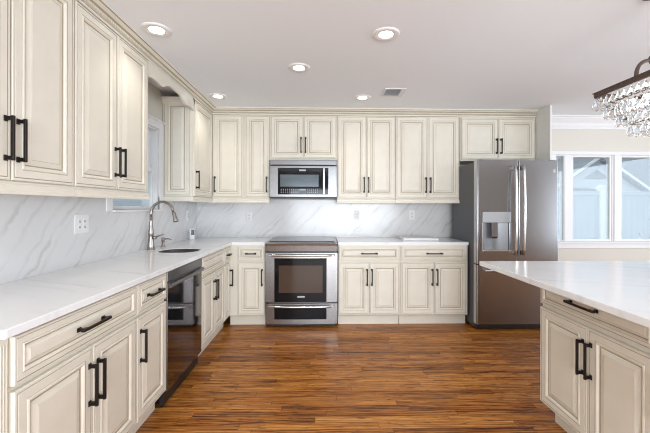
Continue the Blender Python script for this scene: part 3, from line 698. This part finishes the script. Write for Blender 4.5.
# ------------------------------------------------------------------ ceiling fittings
for i, (x_, y_, lab) in enumerate(((-1.067, 2.231, 'round recessed downlight above the left wall cabinets, nearest the camera'), (.415, 2.245, 'round recessed downlight near the middle top of the picture, the largest'), (-.193, 2.804, 'round recessed downlight alone in the middle of the ceiling'), (-1.073, 3.55, 'round recessed downlight in the far left ceiling corner'), (.414, 3.55, 'round recessed downlight near the ceiling vent'))):
    t = empty('downlight', (x_, y_, ZC), 0, lab, 'ceiling light', None); t['group'] = 'recessed ceiling downlights'
    bm = bmesh.new(); lathe(bm, [(.090, -.0005), (.090, -.004), (.082, -.010), (.062, -.008), (.050, -.005), (.046, -.005)], seg=36); obj('trim_ring', bm, 'can', t)
    bm = bmesh.new(); lathe(bm, [(.046, -.0055), (.001, -.006)], seg=36); obj('lamp', bm, 'lamp', t)
    l_ = bpy.data.lights.new('downlight_beam', 'SPOT'); l_.energy = 6; l_.spot_size = R(125); l_.spot_blend = .9; l_.shadow_soft_size = .05; l_.color = (1, .93, .84)
    lo = bpy.data.objects.new('downlight_beam', l_); COL.objects.link(lo); lo.location = (0, 0, -.02); lo.parent = t
for x_, y_ in ((-.3, .6), (1.9, .6), (3.9, 2.6), (.8, -1.3), (3.2, -1.3)):     # the same fittings behind and right of the picture
    l_ = bpy.data.lights.new('room_lamp', 'SPOT'); l_.energy = 12; l_.spot_size = R(130); l_.spot_blend = .9; l_.shadow_soft_size = .06; l_.color = (1, .94, .86)
    lo = bpy.data.objects.new('room_lamp', l_); COL.objects.link(lo); lo.location = (x_, y_, ZC - .02)
vt = empty('ceiling_vent', (.70, 3.375, ZC), 0, 'small rectangular louvred vent in the ceiling', 'vent')
bm = bmesh.new(); vw, vh = .105, .115
box(bm, -vw, vw, -vh, -vh + .02, -.008, -.0005, .002); box(bm, -vw, vw, vh - .02, vh, -.008, -.0005, .002); box(bm, -vw, -vw + .02, -vh + .02, vh - .02, -.008, -.0005, .002); box(bm, vw - .045, vw, -vh + .02, vh - .02, -.008, -.0005, .002)
obj('frame', bm, 'vent', vt)
obj('opening', BX(-vw + .02, vw - .045, -vh + .02, vh - .02, -.002, -.0005), 'duct', vt)
bm = bmesh.new()
for k in range(7): y_ = -vh + .034 + k * .026; prism(bm, [(y_ + .008, -.002), (y_, -.009), (y_ + .002, -.0095), (y_ + .011, -.002)], 0, -vw + .02, vw - .045)
obj('slats', bm, 'vent', vt)

# ------------------------------------------------------------------ chandelier
CX0, CX1, CY0, CY1, CZ = 1.615, 1.905, 1.56, 2.0, 1.950
ccx, ccy = (CX0 + CX1) / 2, (CY0 + CY1) / 2
ch = empty('chandelier', (ccx, ccy, CZ), 0, 'rectangular bronze chandelier with tiers of clear crystal drops over the island', 'chandelier')
hx, hy = (CX1 - CX0) / 2, (CY1 - CY0) / 2
bm = bmesh.new(); q = .007
for s in (-1, 1):
    box(bm, s * hx - q, s * hx + q, -hy, hy, -.014, .012, .003); box(bm, -hx, hx, s * hy - q, s * hy + q, -.014, .012, .003)
    box(bm, s * hx - q * 1.5, s * hx + q * 1.5, -hy - q, hy + q, .010, .016, .002)
obj('frame', bm, 'iron', ch)
def bez(p0, p1, p2, p3, n_=12):
    return [tuple(Vector(p0) * (1 - t) ** 3 + Vector(p1) * 3 * t * (1 - t) ** 2 + Vector(p2) * 3 * t * t * (1 - t) + Vector(p3) * t ** 3) for t in [i / n_ for i in range(n_ + 1)]]
for sx_ in (-1, 1):
    bm = bmesh.new(); tube(bm, bez((sx_ * hx, -.05, .012), (sx_ * hx, -.05, .07), (sx_ * hx * .6, -.02, .115), (sx_ * .012, 0, .120)), .0095, 8); obj('arm', bm, 'iron', ch)
bm = bmesh.new(); lathe(bm, [(.001, .10), (.018, .105), (.024, .12), (.024, .14), (.014, .155), (.008, .17), (.008, ZC - CZ - .03), (.001, ZC - CZ - .03)], seg=16); obj('stem', bm, 'iron', ch)
bm = bmesh.new(); lathe(bm, [(.001, ZC - CZ), (.05, ZC - CZ), (.05, ZC - CZ - .010), (.02, ZC - CZ - .022), (.001, ZC - CZ - .022)], seg=24); obj('canopy', bm, 'iron', ch)
for y_ in (-.13, -.045, .045, .13):
    bm = bmesh.new(); lathe(bm, [(.001, -.10), (.012, -.09), (.016, -.07), (.010, -.045), (.001, -.03)], (0, y_, 0), 12); cd = obj('bulb', bm, 'bulb', ch)
    bm = bmesh.new(); tube(bm, [(0, y_, -.045), (0, y_, .0)], .010, 10); obj('candle_holder', bm, 'iron', ch)
bm = bmesh.new(); box(bm, -.008, .008, -hy, hy, -.004, .006, .002); obj('centre_bar', bm, 'iron', ch)
# drops: faceted teardrops in five stepped tiers
def drop_mesh(h, r_):
    bm = bmesh.new()
    lathe(bm, [(.0001, 0), (r_ * .16, -h * .10), (r_ * .42, -h * .30), (r_ * .86, -h * .50), (r_, -h * .64), (r_ * .84, -h * .82), (r_ * .42, -h * .95), (.0001, -h)], seg=8)
    for f in bm.faces: f.smooth = True
    bmesh.ops.remove_doubles(bm, verts=bm.verts[:], dist=3e-4)
    bmesh.ops.recalc_face_normals(bm, faces=bm.faces[:])
    me = bpy.data.meshes.new('crystal_drop'); bm.to_mesh(me); bm.free(); me.materials.append(M['crystal']); return me
dm = [drop_mesh(.080, .019), drop_mesh(.070, .017)]
drops = []
for tier in range(4):
    ex, ey = hx - .004 - tier * .028, hy - .004 - tier * .045; z = -.014 - tier * .062
    px_, py_ = max(2, round(2 * ex / .044)), max(2, round(2 * ey / .040))
    for s in (-1, 1):
        for i in range(py_ + 1): drops.append((s * ex, -ey + 2 * ey * i / py_, z, tier))
        for i in range(1, px_): drops.append((-ex + 2 * ex * i / px_, s * ey, z, tier))
def far_first(d): return math.hypot(d[0] + ccx, d[1] + ccy) + (0 if True else 0)
def in_view(d):
    X, Y = d[0] + ccx, d[1] + ccy; xr = X * math.cos(YAW) - Y * math.sin(YAW); yr = X * math.sin(YAW) + Y * math.cos(YAW)
    return 330.5 + 343.3 * xr / yr < 662
drops.sort(key=lambda d: (not in_view(d), d[0]))
for i, (x_, y_, z_, tier) in enumerate(drops[:96]):
    o = bpy.data.objects.new('crystal_drop', dm[tier > 1]); COL.objects.link(o); o.location = (x_, y_, z_); o.rotation_euler = (0, 0, random.random() * 3); o.parent = ch
bm = bmesh.new()
for x_, y_, z_, tier in drops[96:]:    # beyond the first hundred
    b2 = bmesh.new(); b2.from_mesh(dm[tier > 1]); b2.transform(Matrix.Translation((x_, y_, z_))); me = bpy.data.meshes.new('t'); b2.to_mesh(me); b2.free(); bm.from_mesh(me); bpy.data.meshes.remove(me)
if len(drops) > 96: o = obj('crystal_drops', bm, 'crystal', ch); o['kind'] = 'stuff'
else: bm.free()
bm = bmesh.new()      # tier rings the drops hang from
for tier in range(1, 4):
    ex, ey, z = hx - .004 - tier * .028, hy - .004 - tier * .045, -.014 - tier * .062
    tube(bm, [(-ex, -ey, z), (ex, -ey, z), (ex, ey, z), (-ex, ey, z), (-ex, -ey, z)], .0022, 6)
    for sx_ in (-1, 1):
        for sy_ in (-1, 1): tube(bm, [(sx_ * ex, sy_ * ey, z), (sx_ * (ex + .028), sy_ * (ey + .045), z + .062)], .0016, 5)
obj('tier_rails', bm, 'iron', ch)

# ------------------------------------------------------------------ outside
struct('ground', BX(-14, 24, -8, 24, -.35, -.25), 'ground')
fn = empty('vinyl_fence', (5.4, 8.0, -.25), 0, 'white vinyl privacy fence outside the right window', 'fence')
bm = bmesh.new()
for k in range(46):
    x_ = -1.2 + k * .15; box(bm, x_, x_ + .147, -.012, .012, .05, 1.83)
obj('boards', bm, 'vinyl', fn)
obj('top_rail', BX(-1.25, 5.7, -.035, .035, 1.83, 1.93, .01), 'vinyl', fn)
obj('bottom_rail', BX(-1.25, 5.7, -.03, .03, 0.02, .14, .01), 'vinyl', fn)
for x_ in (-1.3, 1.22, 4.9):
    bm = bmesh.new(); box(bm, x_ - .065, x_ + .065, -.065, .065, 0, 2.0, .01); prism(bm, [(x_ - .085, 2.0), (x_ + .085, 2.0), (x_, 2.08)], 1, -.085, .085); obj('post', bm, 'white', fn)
hs = empty('house', (11.4, 14.0, -.25), 0, 'neighbouring house with pale siding and grey gable roof beyond the fence', 'house')
bm = bmesh.new(); prism(bm, [(-2.1, 0), (2.1, 0), (2.1, 2.1), (0, 3.55), (-2.1, 2.1)], 1, 0, 5); box(bm, 2.1, 7.5, 1.2, 7, 0, 2.4); obj('wall', bm, 'siding', hs)
bm = bmesh.new(); prism(bm, [(-2.5, 1.83), (0, 3.56), (2.5, 1.83), (2.5, 1.98), (0, 3.73), (-2.5, 1.98)], 1, -.25, 5.2); obj('roof', bm, 'roof', hs)
bm = bmesh.new(); prism(bm, [(-2.55, 1.86), (0, 3.61), (2.55, 1.86), (2.55, 1.98), (0, 3.74), (-2.55, 1.98)], 1, -.30, -.25); obj('gable_trim', bm, 'white', hs)
bm = bmesh.new(); prism(bm, [(-.55, 2.75), (.55, 2.75), (0, 3.13)], 1, -.03, .02); obj('gable_vent', bm, 'roof', hs)
bm = bmesh.new(); prism(bm, [(1.0, 2.4), (7.8, 2.4), (7.8, 2.5), (4.1, 5.2), (3.6, 4.9), (1.6, 2.9)], 1, 1.0, 7.2); obj('rear_roof', bm, 'roof', hs)
h2 = empty('shed', (6.2, 11.0, -.25), 0, 'low shed with grey arched roof just beyond the fence', 'shed')
obj('wall', BX(-1.0, 3.9, 0, 2.5, 0, 1.9), 'siding', h2)
bm = bmesh.new(); prism(bm, [(-1.2, 1.88)] + [(-1.2 + 5.3 * i / 12, 1.98 + .22 * math.sin(math.pi * i / 12)) for i in range(13)] + [(4.1, 1.88)], 1, -.15, 2.65); obj('roof', bm, 'roof', h2)
h3 = empty('house', (-7.5, 10.0, -.25), 0, 'pale house seen through the window above the sink', 'house')
obj('wall', BX(-3.5, 0, -3, 8, 0, 3.2), 'siding', h3)
bm = bmesh.new(); prism(bm, [(-3.9, 3.1), (.3, 3.1), (-1.8, 4.6)], 1, -3.3, 8.3); obj('roof', bm, 'roof', h3)
